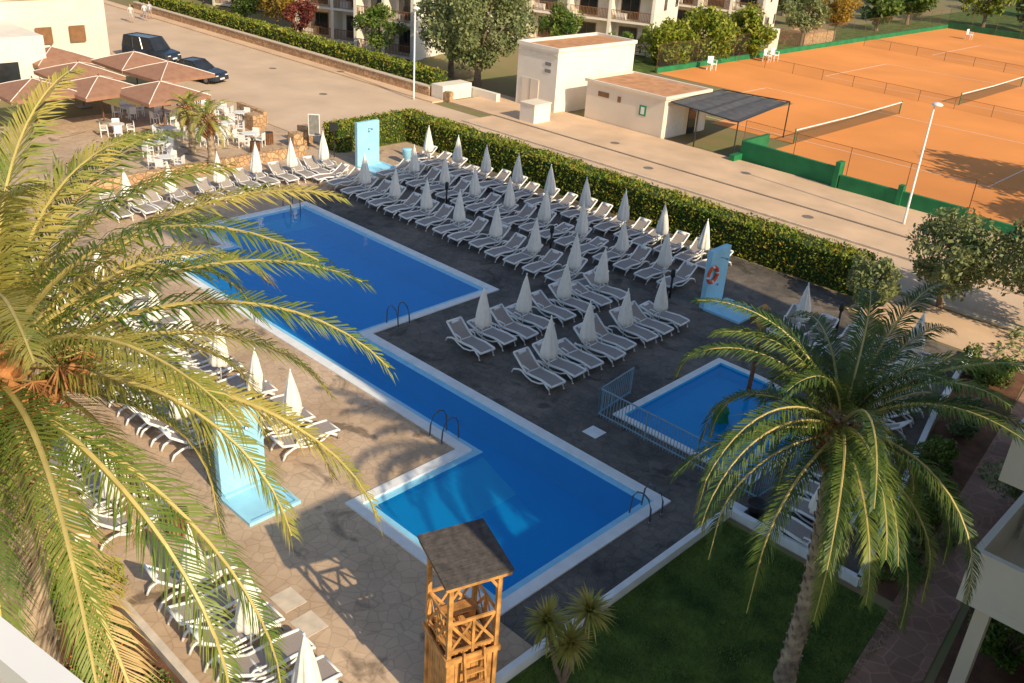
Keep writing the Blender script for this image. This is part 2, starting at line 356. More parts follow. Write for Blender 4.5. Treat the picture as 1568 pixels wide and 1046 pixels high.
for x in (-21.2,-23.3,-25.4,-27.6,-29.8,-32,-34.2): pair(x,13.4,hp,off=.58,back=-1.0)
for y in (21.5,23.6,25.7,27.7,29.7,31.7,33.7): pair(-7.7-(y-20.6)*.21,y,-h,off=.55,back=-1.0)
pair(-14.6,32.6,0,back=-.8); pair(-12.3,32.6,0,back=-.8)
# ---------------------------------------------------------------- hedges / trees
def leafquad(b,p,s,k,rr,up=.3):
    n=Vector((rr.gauss(0,1),rr.gauss(0,1),rr.gauss(0,1)+up)).normalized(); a=n.orthogonal().normalized(); a.rotate(Matrix.Rotation(rr.random()*6.28,3,n)); c=n.cross(a)
    w=s*.5; a=a*s; c=c*w
    b.face([p-a,p+c,p+a,p-c],k)
def hedge(name,x0,x1,y0,y1,z0,z1,k='hedge',dens=110,s=.085,seed=1,rough=.09,inner='hedgei'):
    rr=random.Random(seed); b=B(); e=.06
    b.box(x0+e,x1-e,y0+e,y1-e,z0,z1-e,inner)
    lx,ly,lz=x1-x0,y1-y0,z1-z0
    for (area,fn) in ((lx*ly,lambda:(x0+rr.random()*lx,y0+rr.random()*ly,z1)),(lx*lz,lambda:(x0+rr.random()*lx,y0,z0+rr.random()*lz)),(lx*lz*.4,lambda:(x0+rr.random()*lx,y1,z0+rr.random()*lz)),(ly*lz,lambda:(x1,y0+rr.random()*ly,z0+rr.random()*lz)),(ly*lz*.5,lambda:(x0,y0+rr.random()*ly,z0+rr.random()*lz))):
        for _ in range(int(area*dens)):
            p=Vector(fn()); w=rough*math.sin(p.x*2.1+p.y)*math.sin(p.x*.7+p.z*3)
            p+=Vector((rr.gauss(0,rough*.5),rr.gauss(0,rough*.5),rr.gauss(0,rough*.5)+w*(1 if p.z>=z1-.01 else 0)))
            leafquad(b,p,s*rr.uniform(.7,1.3),k if rr.random()>.14 else 'yel',rr)
    return b.obj(name)
hedge('clipped_hedge',-47.6,-15.2,38.7,40.3,0,1.65,seed=2,dens=130)
hedge('clipped_hedge',-47.7,-46.2,33.3,38.68,0,1.6,seed=3)
hedge('clipped_hedge',-104,-55.5,49.0,50.6,.5,1.75,seed=4,dens=45,s=.13)
def tree(name,loc,H,R,k='tree',seed=1,n=26,m=150,s=.16,trunk=.16,base=.35,flat=.8):
    rr=random.Random(seed); b=B(); x,y=loc
    top=H*base
    b.tube([(x,y,0),(x+jit(.1),y+jit(.1),top*.5),(x,y,top)],[trunk*1.3,trunk,trunk*.8],'bark',8)
    C=[]
    for i in range(n):
        t=rr.random()*6.283; u=rr.random()**.5; z=rr.uniform(-1,1)
        rad=R*math.sqrt(max(0,1-z*z))*u
        zc=(H+top)/2+z*(H-top)/2*.82
        c=Vector((x+rad*math.cos(t),y+rad*math.sin(t),zc)); C.append(c)
        if i<9: b.tube([(x,y,top*rr.uniform(.7,1)),(Vector((x,y,top))*.4+c*.6),c],[trunk*.5,trunk*.3,trunk*.1],'bark',5)
    for c in C:
        cr=R*rr.uniform(.24,.42)
        for _ in range(m):
            d=Vector((rr.gauss(0,1),rr.gauss(0,1),rr.gauss(0,1)*flat)).normalized()*cr*rr.uniform(.55,1.05)
            leafquad(b,c+d,s*rr.uniform(.6,1.3),k,rr)
    return b.obj(name)
tree('olive_tree',(-56.3,54.6),8.6,3.9,'olive',1,56,260,.17,.28,.2)
tree('olive_tree',(-60.5,55.5),7.8,3.0,'olive',2,36,220,.17,.25,.2)
tree('garden_tree',(-67,53),5,2.0,'tree',3,24,130,.15)
tree('garden_tree',(-83,53),5.5,2.4,'yel',4,26,120,.16)
tree('garden_tree',(-88,52.5),5,2.6,'tree',5,26,120,.16)
tree('red_leaf_shrub',(-78.5,52.6),4,1.7,'red',6,20,110,.14)
tree('garden_tree',(-98,53.5),5.5,3,'yel',7,26,120,.18)
tree('garden_tree',(-64,73),4.5,2.2,'tree',8,26,120,.18)
tree('garden_tree',(-57,74),3.0,1.6,'tree',9,22,120,.16)
tree('ivy_covered_tree',(-54.6,84),4.8,3.0,'hedge',11,40,150,.22,.2,.05)
tree('ivy_covered_tree',(-54.4,91),4.8,3.0,'hedge',12,40,150,.22,.2,.05)
tree('ivy_covered_tree',(-54.8,78.5),4.2,2.6,'hedge',13,34,150,.20,.2,.05)
tree('garden_tree',(-54,104),5.5,2.2,'olive',14,22,110,.2)
tree('garden_tree',(-54.5,113),5.5,2.4,'yel',15,22,110,.2)
for i,(x,y,hh,r,k) in enumerate([(-50,150,8,4,'hedge'),(-44,152,6,3,'olive'),(-36,158,8,4,'tree'),(-26,156,7,4,'olive'),(-60,150,8,4,'olive'),(-70,128,8,5,'hedge'),(-66,160,9,5,'tree'),(-16,160,9,5,'hedge'),(-48,175,9,5,'olive'),(-30,180,9,6,'tree'),(-82,170,9,6,'tree'),(-60,190,9,6,'tree'),(-100,68,8,4,'tree'),(-112,60,8,4,'olive'),(-125,52,8,5,'tree'),(-118,70,9,5,'tree'),(-40,148,5,3,'hedge'),(-31,149,5,3,'tree'),(-21,149,6,3.5,'hedge'),(-57,140,6,3,'tree'),(-64,120,7,4,'olive'),(-56,128,5,2.6,'tree')]):
    tree('background_tree',(x,y),hh,r,k,30+i,24,90,.32,.25,.25)
tree('olive_tree',(-12.2,40.9),4.2,2.1,'olive',50,34,190,.12,.14,.25,.9)
tree('olive_tree',(-8.6,41.6),4.6,2.3,'olive',51,36,200,.12,.14,.25,.9)
tree('olive_tree',(-14.2,38.0),2.4,1.1,'olive',52,20,160,.10,.1,.1)
tree('shade_tree',(-7,66),9,4.5,'tree',53,34,120,.3,.3,.3)
tree('shade_tree',(-2,58),8,3.5,'tree',54,34,120,.3,.3,.3)
tree('round_shrub',(-17.9,5.2),1.9,1.15,'hedge',55,26,260,.06,.06,.05)
tree('round_shrub',(-20.6,5.0),1.6,1.0,'tree',56,22,240,.06,.06,.05)
for i,(x,y,hh,r) in enumerate([(-5.9,22.6,1.0,.6),(-6.2,25,1.3,.75),(-6.9,27.6,1.1,.7),(-7.4,30.4,1.4,.8),(-2.6,20.6,1.3,.8),(-3.2,23.5,1.6,1.0),(-4.0,27,1.8,1.2),(-8.2,35,1.4,.9),(-4.3,31,1.8,1.2)]):
    tree('garden_shrub',(x,y),hh,r,'tree' if i%3 else 'olive',70+i,18,150,.07,.05,.05)
def lowplants(name,x0,x1,y0,y1,n,k,s,h,seed):
    rr=random.Random(seed);b=B()
    for _ in range(n):
        x=rr.uniform(x0,x1);y=rr.uniform(y0,y1)
        if math.sin(x*2.3)*math.sin(y*2.9+1)+rr.uniform(-.5,.5)<0: continue
        leafquad(b,Vector((x,y,rr.uniform(.03,h))),s*rr.uniform(.6,1.4),k,rr)
    return b.obj(name)
lowplants('flower_bed_foliage',-17.2,-13.5,4.0,6.0,5200,'tree',.05,.35,1)
lowplants('flower_bed_flowers',-17.0,-13.8,4.2,5.9,700,'flower',.03,.42,2)
lowplants('planting_bed_foliage',-6.0,-5.0,21,25,1400,'tree',.07,.4,3)
lowplants('ground_cover_plants',-9,6,37.3,40.5,3500,'olive',.10,.5,4)
def grass(name,x0,x1,y0,y1,n,seed):
    rr=random.Random(seed);b=B()
    for _ in range(n):
        x=rr.uniform(x0,x1);y=rr.uniform(y0,y1)
        a=rr.random()*6.28;w=.012;h=rr.uniform(.03,.09);dx,dy=math.cos(a)*w,math.sin(a)*w
        b.face([(x-dx,y-dy,.01),(x+dx,y+dy,.01),(x+rr.gauss(0,.03),y+rr.gauss(0,.03),h)],'tree')
    return b.obj(name)
grass('lawn_grass',-9.9,-4.7,8,20.1,38000,5)
def rockobj(loc,s,seed):
    b=B()
    pr=[(.5,0),(.95,.15),(1,.4),(.7,.7),(.3,.85)]
    b.lathe([(r*s,z*s) for r,z in pr],'rock',n=11,fn=lambda t,z:1+.25*math.sin(3*t+seed+z*5)+.15*math.sin(5*t+seed*2))
    b.obj('garden_rock',loc,0)
rockobj((-14.2,5.2,0),.5,1); rockobj((-13.6,4.7,0),.4,2); rockobj((-4.9,15.6,0),.35,3); rockobj((-5.1,15.1,0),.3,4)
# ---------------------------------------------------------------- palms
def frond(b,base,az,el,L,droop,nl,ll,lk,rr,w=.022):
    seg=14; pts=[];p=Vector(base);e=el
    ad=rr.uniform(-.35,.35)
    for i in range(seg+1):
        pts.append(p.copy()); s=i/seg
        a=az+ad*s
        d=Vector((math.cos(a)*math.cos(e),math.sin(a)*math.cos(e),math.sin(e)))
        p=p+d*(L/seg); e=max(e-droop/seg*(.4+1.2*s),-1.5)
    b.tube(pts,[.035*(1-.85*i/seg)*(L/4)+.003 for i in range(seg+1)],'rachis',5,caps=False)
    for i in range(nl):
        s=.08+.92*i/nl; f=s*seg; j=min(int(f),seg-1); t=f-j
        q=pts[j].lerp(pts[j+1],t); T=(pts[j+1]-pts[j]).normalized()
        side=T.cross(Vector((0,0,1)))
        side=side.normalized() if side.length>.05 else Vector((math.sin(az),-math.cos(az),0))
        up=side.cross(T).normalized()
        prof=min(1,.35+s*2.6)*(1-max(0,(s-.6))/.4*.55)
        for sg in (-1,1):
            if rr.random()<.04: continue
            fw=.65+1.0*s
            v=rr.uniform(.0,.5)
            d=(side*sg+T*fw+up*v+Vector((rr.gauss(0,.08),rr.gauss(0,.08),rr.gauss(0,.08)))).normalized()
            l=ll*prof*rr.uniform(.85,1.12)
            m1=q+d*l*.5; d2=(d+Vector((0,0,-.45-.35*rr.random()))).normalized(); m2=m1+d2*l*.5
            wv=T*w
            b.face([q-wv*.6,q+wv*.6,m1+wv,m1-wv],lk); b.face([m1-wv,m1+wv,m2],lk)
def palm(name,base,crown,R0,R1,nf,L,nl,ll,lks,seed,w=.022,skirt=.0,lo=-.75,dr=(1.3,1.9),hi=1.35,aj=.2):
    rr=random.Random(seed); b=B(); base=Vector(base);crown=Vector(crown)
    ax=crown-base; n=int(ax.length/.16); pts=[];rs=[]
    bend=lambda s:Vector((math.sin(s*3)*.12,math.cos(s*2.5)*.08,0))*(1-s)*s*4
    for i in range(n+1):
        s=i/n; p=base+ax*s+bend(s)
        pts.append(p); rs.append((R0+(R1-R0)*s)*(1.06 if i%2 else .95)*(1+.25*max(0,1-i/4)))
    b.tube(pts,rs,'ptrunk',14)
    N=int(ax.length/.04)
    for i in range(N):
        s=i/N; a=i*2.39996; p=base+ax*s+bend(s); r=(R0+(R1-R0)*s)
        o=Vector((math.cos(a),math.sin(a),0)); tn=Vector((-o.y,o.x,0)); hh=.07; ww=.09*R0/.28
        q=p+o*(r*.95)
        A=q-tn*ww-Vector((0,0,hh));Bq=q+tn*ww-Vector((0,0,hh));C=q+o*.055+tn*ww*.5+Vector((0,0,hh));D=q+o*.055-tn*ww*.5+Vector((0,0,hh))
        E=q+tn*ww*.4+Vector((0,0,hh))-o*.02;F=q-tn*ww*.4+Vector((0,0,hh))-o*.02
        b.face([A,Bq,C,D],'ptrunk'); b.face([D,C,E,F],'ptrunk')
    for i in range(160):
        a=i*2.39996; s=i/160; z=-1.0+s*1.3; r=R1*(1.0+.8*math.sin(max(0,min(1,s))*math.pi))
        o=Vector((math.cos(a),math.sin(a),0)); p=crown+Vector((0,0,z))+o*r*.7
        b.tube([p,p+o*rr.uniform(.12,.28)+Vector((0,0,.2))],[.05,.03],'ptrunk' if rr.random()<.5 else 'fibre',5)
    b.lathe([(R1*.9,-1.0),(R1*1.5,-.5),(R1*1.6,0),(R1*.8,.35),(.05,.5)],'fibre',n=12)
    nn=len(b.v)-12*5
    for i in range(nn,len(b.v)):
        v=b.v[i]; b.v[i]=(v[0]+crown.x,v[1]+crown.y,v[2]+crown.z)
    for i in range(int(60*skirt)):
        a=rr.random()*6.28; o=Vector((math.cos(a),math.sin(a),0)); p=crown+o*R1+Vector((0,0,rr.uniform(-.2,.2)))
        e=p+o*rr.uniform(.3,.6)+Vector((0,0,.15)); 
        for _ in range(34):
            d=Vector((rr.gauss(0,.13),rr.gauss(0,.13),-rr.uniform(.03,.30)))
            b.tube([e,e+d],[.004,.012],'fibre',3,caps=False)
        b.tube([p,e],[.02,.01],'rachis',4,caps=False)
    for i in range(nf):
        s=(i+.5)/nf; az=i*2.39996+rr.uniform(-aj,aj)
        el=hi-(hi-lo)*s**.9+rr.uniform(-.12,.12)
        o=Vector((math.cos(az),math.sin(az),0))
        lk=lks[0] if rr.random()<.62 else lks[1]
        if s>.93 and len(lks)>2: lk=lks[2]
        frond(b,crown+o*R1*.6+Vector((0,0,.3-.5*s)),az,el,L*rr.uniform(.84,1.1)*(1 if s>.12 else .75),rr.uniform(*dr)*(.75+.35*(1-abs(el)/1.4)),nl,ll,lk,rr,w)
    return b.obj(name)
palm('date_palm',(-8.75,1.5,0),(-8.35,2.2,11.65),.29,.27,58,3.75,125,.48,('palm','palmg','palmdry'),11,w=.013,skirt=.35,lo=-.5)
palm('date_palm',(-5.75,16.1,0),(-5.95,16.1,6.65),.21,.17,44,4.2,115,.54,('palm2','palmg','palm2'),19,w=.018,skirt=.2,lo=-.38,dr=(1.4,2.5),aj=.55)
palm('small_palm',(-46.8,25.2,0),(-46.8,25.2,2.9),.22,.2,26,1.7,26,.32,('palm','palmg'),13,w=.03)
palm('small_palm',(-50.8,26.2,0),(-50.8,26.2,2.6),.2,.18,24,1.5,26,.3,('palm','palmg'),14,w=.03)
def cordyline(loc,seed=4):
    rr=random.Random(seed);b=B()
    heads=[Vector((-.35,-.35,1.75)),Vector((.15,.45,1.9)),Vector((.15,-.1,1.35))]
    for h_ in heads:
        b.tube([(0,0,0),(h_.x*.4,h_.y*.4,.5),h_],[.07,.055,.045],'bark',7)
        for i in range(150):
            a=rr.random()*6.28; el=rr.uniform(-.5,1.5); L=rr.uniform(.5,.72); p=h_.copy(); e=el
            w=.024; o=Vector((-math.sin(a),math.cos(a),0))*w; pr=p
            for s_ in range(3):
                d=Vector((math.cos(a)*math.cos(e),math.sin(a)*math.cos(e),math.sin(e))); nx=pr+d*L/3; e-=.28
                ww=(1,1,.7)[s_]; wn=(1,.7,.05)[s_]
                b.face([pr-o*ww,pr+o*ww,nx+o*wn,nx-o*wn],'palm'); pr=nx
    b.obj('cordyline',loc)
cordyline((-9.1,12.3,0))
# ---------------------------------------------------------------- lifeguard tower
def tower():
    b=B(); a=.52; zd=2.0; zr=3.85
    for sx in (-1,1):
        for sy in (-1,1): b.box(sx*a-.045,sx*a+.045,sy*a-.045,sy*a+.045,0,zr+(.10 if sx<0 else -.05),'wood')
    n=8
    for i in range(n):
        t0=-a+.047+i*(2*a-.094)/n; t1=t0+(2*a-.094)/n-.012
        for s in (-1,1):
            b.box(t0,t1,s*a-.02*s-.018,s*a-.02*s+.018,.05,zd-.14,'wood')
            b.box(s*a-.02*s-.018,s*a-.02*s+.018,t0,t1,.05,zd-.14,'wood')
    z=zd-.07
    for s in (-1,1):
        b.box(-a-.09,a+.09,s*(a+.067)-.02,s*(a+.067)+.02,z-.07,z+.07,'wood'); b.box(s*(a+.067)-.02,s*(a+.067)+.02,-a-.045,a+.045,z-.068,z+.068,'wood')
    for i in range(9): b.box(-a+.05,a-.05,-a+.05+i*.105,-a+.05+i*.105+.093,zd-.03,zd,'wood')
    for s in (-1,1):
        for z in (zd+.12,zd+.85):
            b.box(-a+.045,a-.045,s*a-.02,s*a+.02,z-.035,z+.035,'wood')
            b.box(s*a-.02,s*a+.02,-a+.045,a-.045,z-.035,z+.035,'wood')
        for (p,q) in (((-a+.05),0),(0,(a-.05))):
            for zz in ((zd+.15,zd+.81),(zd+.81,zd+.15)):
                o=.008 if zz[0]>zz[1] else -.008
                b.beam((p,s*a+o,zz[0]),(q,s*a+o,zz[1]),.014,.06,'wood')
                b.beam((s*a+o,p,zz[0]),(s*a+o,q,zz[1]),.014,.06,'wood')
        b.box(-.03,.03,s*a-.03,s*a+.03,zd,zd+.85,'wood'); b.box(s*a-.03,s*a+.03,-.03,.03,zd,zd+.85,'wood')
    for sy in (-.22,.22): b.beam((a+.45,sy,0),(a+.08,sy,zd+.1),.045,.09,'wood')
    for i in range(7):
        z=.2+i*.28; x=a+.45-.37*z/(zd+.1); b.box(x-.05,x+.05,-.197,.197,z-.02,z+.02,'wood')
    R=.72
    zl=lambda x: zr+.10-.10*x/R
    P=[(-R,-R),(R,-R),(R,R),(-R,R)]
    top=[(x,y,zl(x)+.15) for x,y in P]; bot=[(x,y,zl(x)+.10) for x,y in P]
    b.face(top,'roofd'); 
    for i in range(4): b.face([bot[i],bot[(i+1)%4],top[(i+1)%4],top[i]],'roofd')
    P2=[(x*.96,y*.96) for x,y in P]; t2=[(x,y,zl(x)+.098) for x,y in P2]; b2=[(x,y,zl(x)+.0) for x,y in P2]
    b.face(b2[::-1],'wood'); b.face(t2,'wood')
    for i in range(4): b.face([b2[i],b2[(i+1)%4],t2[(i+1)%4],t2[i]],'wood')
    for i in range(9):
        x=-R+.16*i+.08; b.box(x,x+.012,-R+.002,R-.002,zl(x)+.148,zl(x)+.160,'roofd')
    for sy in (-1,1):
        b.beam((-a,sy*a,zr-.35),(-a+.25,sy*a,zr),.04,.06,'wood'); b.beam((a,sy*a,zr-.4),(a-.25,sy*a,zr-.03),.04,.06,'wood')
        for sx in (-1,1): b.beam((sx*a,sy*a,zr-.4),(sx*a,sy*(a-.25),zr-.03),.04,.06,'wood')
    b.box(-.42,-.1,-.42,.42,zd+.42,zd+.46,'wood'); 
    for y in (-.35,.35): b.box(-.38,-.15,y-.03,y+.03,zd,zd+.42,'wood')
    b.obj('wooden_lifeguard_tower',(-10.25,10.2,.02),math.radians(-18.5))
tower()
# ---------------------------------------------------------------- shower walls + lifebuoy
def shower(x,y0,y1,px0,px1,py0,py1):
    b=B(); b.box(x-.12,x+.12,y0,y1,0,2.6,'slabblue'); ym=(y0+y1)/2
    b.tube([(x+.12,ym,2.2),(x+.45,ym,2.25)],.02,'metal',6); b.lathe([(.08,2.2),(.05,2.24),(.02,2.27)],'metal',c=(x+.45,ym),n=10)
    b.tube([(x+.14,ym,1.0),(x+.2,ym,1.0)],.04,'metal',8)
    b.obj('shower_wall',bevel=.015)
    b=B(); b.box(px0+.1,px1-.1,py0+.1,py1-.1,.0,.05,'slabblue')
    for (q0,q1,r0,r1) in ((px0,px1,py0,py0+.1),(px0,px1,py1-.1,py1),(px0,px0+.1,py0+.1,py1-.1),(px1-.1,px1,py0+.1,py1-.1)): b.box(q0,q1,r0,r1,.0,.12,'slabblue')
    b.obj('shower_tray')
shower(-43.3,32.5,34.1,-43.15,-41.4,32.4,34.2)
shower(-18.8,32.0,33.4,-18.65,-16.9,31.9,33.7)
shower(-20.0,10.2,11.6,-19.85,-18.3,10.1,11.7)
b=B(); 
n=24
for i in range(n):
    t0=2*math.pi*i/n;t1=2*math.pi*(i+1)/n
    b.tube([(0,.34*math.cos(t0),.34*math.sin(t0)),(0,.34*math.cos(t1),.34*math.sin(t1))],.075,'white' if i%6==0 else 'orange',8)
b.obj('lifebuoy',(-18.58,32.1,1.6),smooth=True)
def ladder(x,y,rot):
    b=B()
    for s in (-.28,.28):
        b.tube([(s,-.55,.02),(s,-.52,.45),(s,-.40,.72),(s,-.2,.82),(s,.0,.76),(s,.12,.55),(s,.16,.0),(s,.16,-.9)],.026,'tube',8)
        b.lathe([(.05,.02),(.05,.035)],'metal',c=(s,-.55),n=8)
    for z in (-.25,-.5,-.75): b.box(-.26,.26,.12,.2,z-.02,z+.02,'metal')
    b.obj('pool_ladder',(x,y,.03),rot,smooth=True)
ladder(-25.7,21.05,math.pi/2)
ladder(-18.3,17.2,0)
ladder(-11.85,18.7,math.pi/2)
ladder(-39.1,25.4,-math.pi/2)
ladder(-35.8,17.2,0)
def railing(name,pts,h=1.05):
    b=B()
    for (p,q) in zip(pts[:-1],pts[1:]):
        p=Vector((*p,0));q=Vector((*q,0));L=(q-p).length;d=(q-p)/L
        for z in (.12,h): b.tube([p+Vector((0,0,z)),q+Vector((0,0,z))],.026,'fence',6)
        n=int(L/.12)
        for i in range(n+1):
            c=p+d*(L*i/n); big=i%16==0 or i==n
            b.tube([c+Vector((0,0,0)),c+Vector((0,0,h if not big else h+.03))],.032 if big else .013,'fence',5)
    b.obj(name)
railing('kids_pool_fence',[(-16.2,23.8),(-16.0,21.8),(-9.9,21.75),(-9.75,24.4),(-9.7,26.2),(-10.4,27.8)])
b=B(); b.tube([(0,0,0),(.03,0,1.2),(0,.02,2.6)],[.09,.08,.07],'wood2',8); b.lathe([(.12,2.55),(.2,2.7),(.2,3.05),(.14,3.2),(.22,3.25),(.03,3.42)],'wood',n=10)
b.box(-.42,-.1,-.1,.1,2.62,2.92,'wood2'); b.box(.1,.42,-.12,.08,2.72,3.0,'dark'); b.obj('wooden_lamp_post',(-13.6,27.3,0))
b=B(); b.tube([(0,0,0),(0,0,1.0)],.05,'dark',10); b.lathe([(.08,1.0),(.1,1.05),(.1,1.3),(.06,1.36)],'dark',n=12); BM=b.mesh('bollard_mesh',True)
for x,y in ((-27.1,31.6),(-20.3,31.8),(-34.9,32.0),(-13.9,34.5)): inst('bollard_light',BM,(x,y,0))
b=B()
for i in range(18):
    t=2*math.pi*i/18; T=Matrix.Rotation(t,4,'Z'); b.box(.27,.295,-.04,.04,.05,.72,'wood2',T)
b.lathe([(.26,.04),(.26,.7),(.24,.7),(.24,.2)],'dark',n=18); b.tube([(0,0,.7),(0,0,.71)],.25,'dark',18); WB=b.mesh('bin')
for x,y in ((-19.3,8.6),(-48.8,29.2),(-50.2,31)): inst('litter_bin',WB,(x,y,.02))
b=B(); b.lathe([(.2,0),(.28,.35),(.3,.4),(.26,.4),(.24,.3)],'dark',n=16); b.obj('planter_pot',(-9.55,21.1,.02),smooth=True)
b=B(); b.lathe([(.22,0),(.28,.85),(.3,.9),(.27,.92)],'slabblue',n=16); b.obj('blue_barrel',(-42.2,35.4,.02),smooth=True)
b=B(); b.box(-24.6,-19.9,7.0,7.35,0,.8,'wallw'); b.box(-24.65,-19.85,6.96,7.39,.8,.86,'kerb'); b.obj('low_garden_wall',(0,-.75,0))
for x,y in ((-15.4,20.9),(-10.1,20.9)):
    b=B(); b.box(-.28,.28,-.28,.28,.02,.03,'coping'); b.obj('drain_cover',(x,y,0))
for x,y in ((-15.3,9.3),(-14.3,9.2)):
    b=B(); b.box(-.35,.35,-.3,.3,.02,.03,'kerb'); b.obj('drain_cover',(x,y,0))
def lamp(x,y,h,rot):
    b=B(); b.tube([(0,0,0),(0,0,.4),(0,0,h)],[.09,.07,.045],'white',8); b.tube([(0,0,h-.05),(.12,0,h+.02)],.03,'white',6)
    b.lathe([(.28,h),(.3,h+.04),(.2,h+.12),(.05,h+.16)],'white',n=14,c=(.12,0)); b.obj('street_lamp',(x,y,0),rot,smooth=True)
lamp(-55.2,46.9,6.6,0); lamp(-18.1,50.5,6.6,0)
b=B(); b.box(-104,-55.2,48.4,48.85,0,.75,'stone'); b.box(-104,-55.2,48.36,48.89,.75,.82,'kerb'); b.obj('stone_garden_wall')
b=B(); b.box(-55,-53.7,48.5,51.5,0,1.1,'wallw'); b.box(-53.5,-52.9,48.5,48.9,0,.8,'stone'); b.box(-55,-51,51.6,52,0,.7,'wallw'); b.obj('white_garden_wall')
b=B(); b.box(-49.6,-48.8,32.7,33.3,0,1.1,'stone'); b.box(-49.1,-48.5,31.7,32.65,0,.9,'stone'); b.obj('stone_wall_pier')
b=B(); b.box(-54.2,-53.2,31.8,32.6,0,1.0,'stone'); b.box(-57.5,-54.25,33.2,33.5,0,.9,'stone'); b.obj('stone_wall_pier')
b=B(); b.box(-47.3,-46.9,16.5,31.5,0,.6,'stone'); b.obj('terrace_stone_wall')
b=B(); b.box(-.35,.35,-.03,.03,.9,2.2,'white'); b.box(-.3,.3,-.04,-.032,.95,2.15,'grey'); b.box(-.38,-.352,-.03,.03,0,.9,'dark'); b.box(.352,.38,-.03,.03,0,.9,'dark'); b.obj('notice_board',(-47.6,32.6,0),.8)
b=B(); b.tube([(0,0,0),(0,0,2.0)],.03,'dark',6); b.box(-.25,.25,-.02,.02,1.6,2.1,'dark'); b.obj('entrance_sign',(-45.6,32.6,0),.8)
# ---------------------------------------------------------------- utility buildings
b=B(); b.box(-50.2,-46.2,52.9,62,0,4.5,'wallw'); b.box(-50.3,-46.1,52.8,53.0,4.5,4.75,'wallw'); b.box(-50.3,-46.1,61.9,62.1,4.5,4.75,'wallw'); b.box(-50.3,-50.1,53.0,61.9,4.5,4.75,'wallw'); b.box(-46.3,-46.1,53.0,61.9,4.5,4.75,'wallw'); b.box(-50.05,-46.35,53.05,61.85,4.51,4.56,'hroof')
b.box(-49.6,-47.9,52.86,52.898,0,2.2,'wall'); b.box(-48.77,-48.73,52.84,52.858,0,2.2,'grey')
for z in (3.4,2.9): b.box(-47.4,-46.8,52.87,52.898,z,z+.25,'grey')
b.box(-49.9,-46.2,52.84,52.898,4.1,4.2,'kerb')
b.obj('white_substation_building')
b=B(); b.box(-46.0,-44.6,49.0,50.7,.1,1.4,'wallw'); b.box(-46.05,-44.55,48.95,50.75,1.4,1.46,'wall'); b.obj('white_meter_box')
b=B(); b.box(-44.1,-37.1,53.95,59.3,0,2.75,'wall'); b.box(-44.25,-36.95,53.8,54.0,2.75,2.95,'wall'); b.box(-44.25,-36.95,59.25,59.45,2.75,2.95,'wall'); b.box(-44.25,-44.05,54.0,59.25,2.75,2.95,'wall'); b.box(-37.15,-36.95,54,59.25,2.75,2.95,'wall'); b.box(-44.04,-37.16,54.01,59.24,2.76,2.83,'hroof')
b.box(-43,-42,53.93,53.948,1.9,2.25,'frame'); b.box(-41.2,-40.9,53.93,53.948,1.8,2.2,'frame'); b.box(-39.2,-38.6,53.92,53.948,1.3,2.0,'sign'); b.box(-39.05,-38.75,53.91,53.918,1.4,1.9,'white')
for i in range(14): b.box(-37.09,-37.05,54.2+i*.16,54.2+i*.16+.12,.1,2.3,'white')
b.box(-37.098,-37.04,57.0,57.9,0,2.1,'glass'); b.box(-37.098,-37.03,58.3,59.0,0,2.1,'white')
b.obj('tennis_clubhouse_hut')
b=B()
PP=[(-36.9,54.3,2.62),(-31.3,54.0,2.45),(-32.4,62.5,2.6),(-37.1,61.0,2.72)]
k=10
def PPf(u,v):
    a=Vector(PP[0]).lerp(Vector(PP[1]),u);c=Vector(PP[3]).lerp(Vector(PP[2]),u);p=a.lerp(c,v);p.z-=.12*math.sin(u*math.pi*4)**2;return p
for i in range(k):
    for j in range(k): b.face([PPf(i/k,j/k),PPf((i+1)/k,j/k),PPf((i+1)/k,(j+1)/k),PPf(i/k,(j+1)/k)],'shade')
for p in PP[1:3]+[(-34.5,54.15,2.5)]: b.tube([(p[0],p[1],0),(p[0],p[1],p[2])],.05,'dark',6)
for i in range(4): b.tube([PP[i],PP[(i+1)%4]],.04,'dark',6)
b.obj('shade_pergola')
b=B()
def gw(p,q,h): b.beam((*p,h/2),(*q,h/2),.25,h,'greenw')
gw((-30.9,54.3),(-24,53.9),1.3); gw((-23.6,53.7),(-16,53.7),.95); gw((-16,53.7),(30,53.7),.7); gw((-30.9,54.4),(-30.9,57.5),1.3)
b.box(-24.0,-23.7,53.5,54.1,0,1.7,'greenw'); b.box(-20.0,-19.7,53.5,53.9,0,1.3,'greenw'); b.box(-31.1,-30.7,53.2,54.2,.0,.5,'greenw')
gw((-52.4,74),(-52.4,143),.5); gw((-52.4,143.2),(40,143.2),.8)
b.obj('green_court_wall')
def cfence(pts,h,step=3.2,name='court_fence',z0=.02,k='mesh'):
    b=B()
    for p,q in zip(pts[:-1],pts[1:]):
        p=Vector((*p,0));q=Vector((*q,0));L=(q-p).length;n=max(1,int(L/step))
        for i in range(n+1):
            c=p.lerp(q,i/n); b.tube([c,c+Vector((0,0,h))],.025,'wood2',5)
        up=Vector((0,0,1)); b.face([p+up*z0,q+up*z0,q+up*h,p+up*h],k)
        b.tube([p+up*h,q+up*h],.015,'wood2',4)
    b.obj(name)
cfence([(-30.9,54.35),(-16,53.75),(30,53.75)],2.6)
cfence([(-52.4,74),(-52.4,143),(40,143.2)],2.6)
cfence([(-51.9,87.4),(10,83)],1.0)
cfence([(-50.5,113),(10,107)],1.0)
def net(x,y0,y1):
    b=B(); b.face([(x,y0,.05),(x,y1,.05),(x,y1,.95),(x,y0,.95)],'net'); b.tube([(x,y0,.98),(x,(y0+y1)/2,.9),(x,y1,.98)],.05,'white',4)
    for y in (y0,y1): b.tube([(x,y,0),(x,y,1.1)],.05,'greenw',6)
    b.obj('tennis_net')
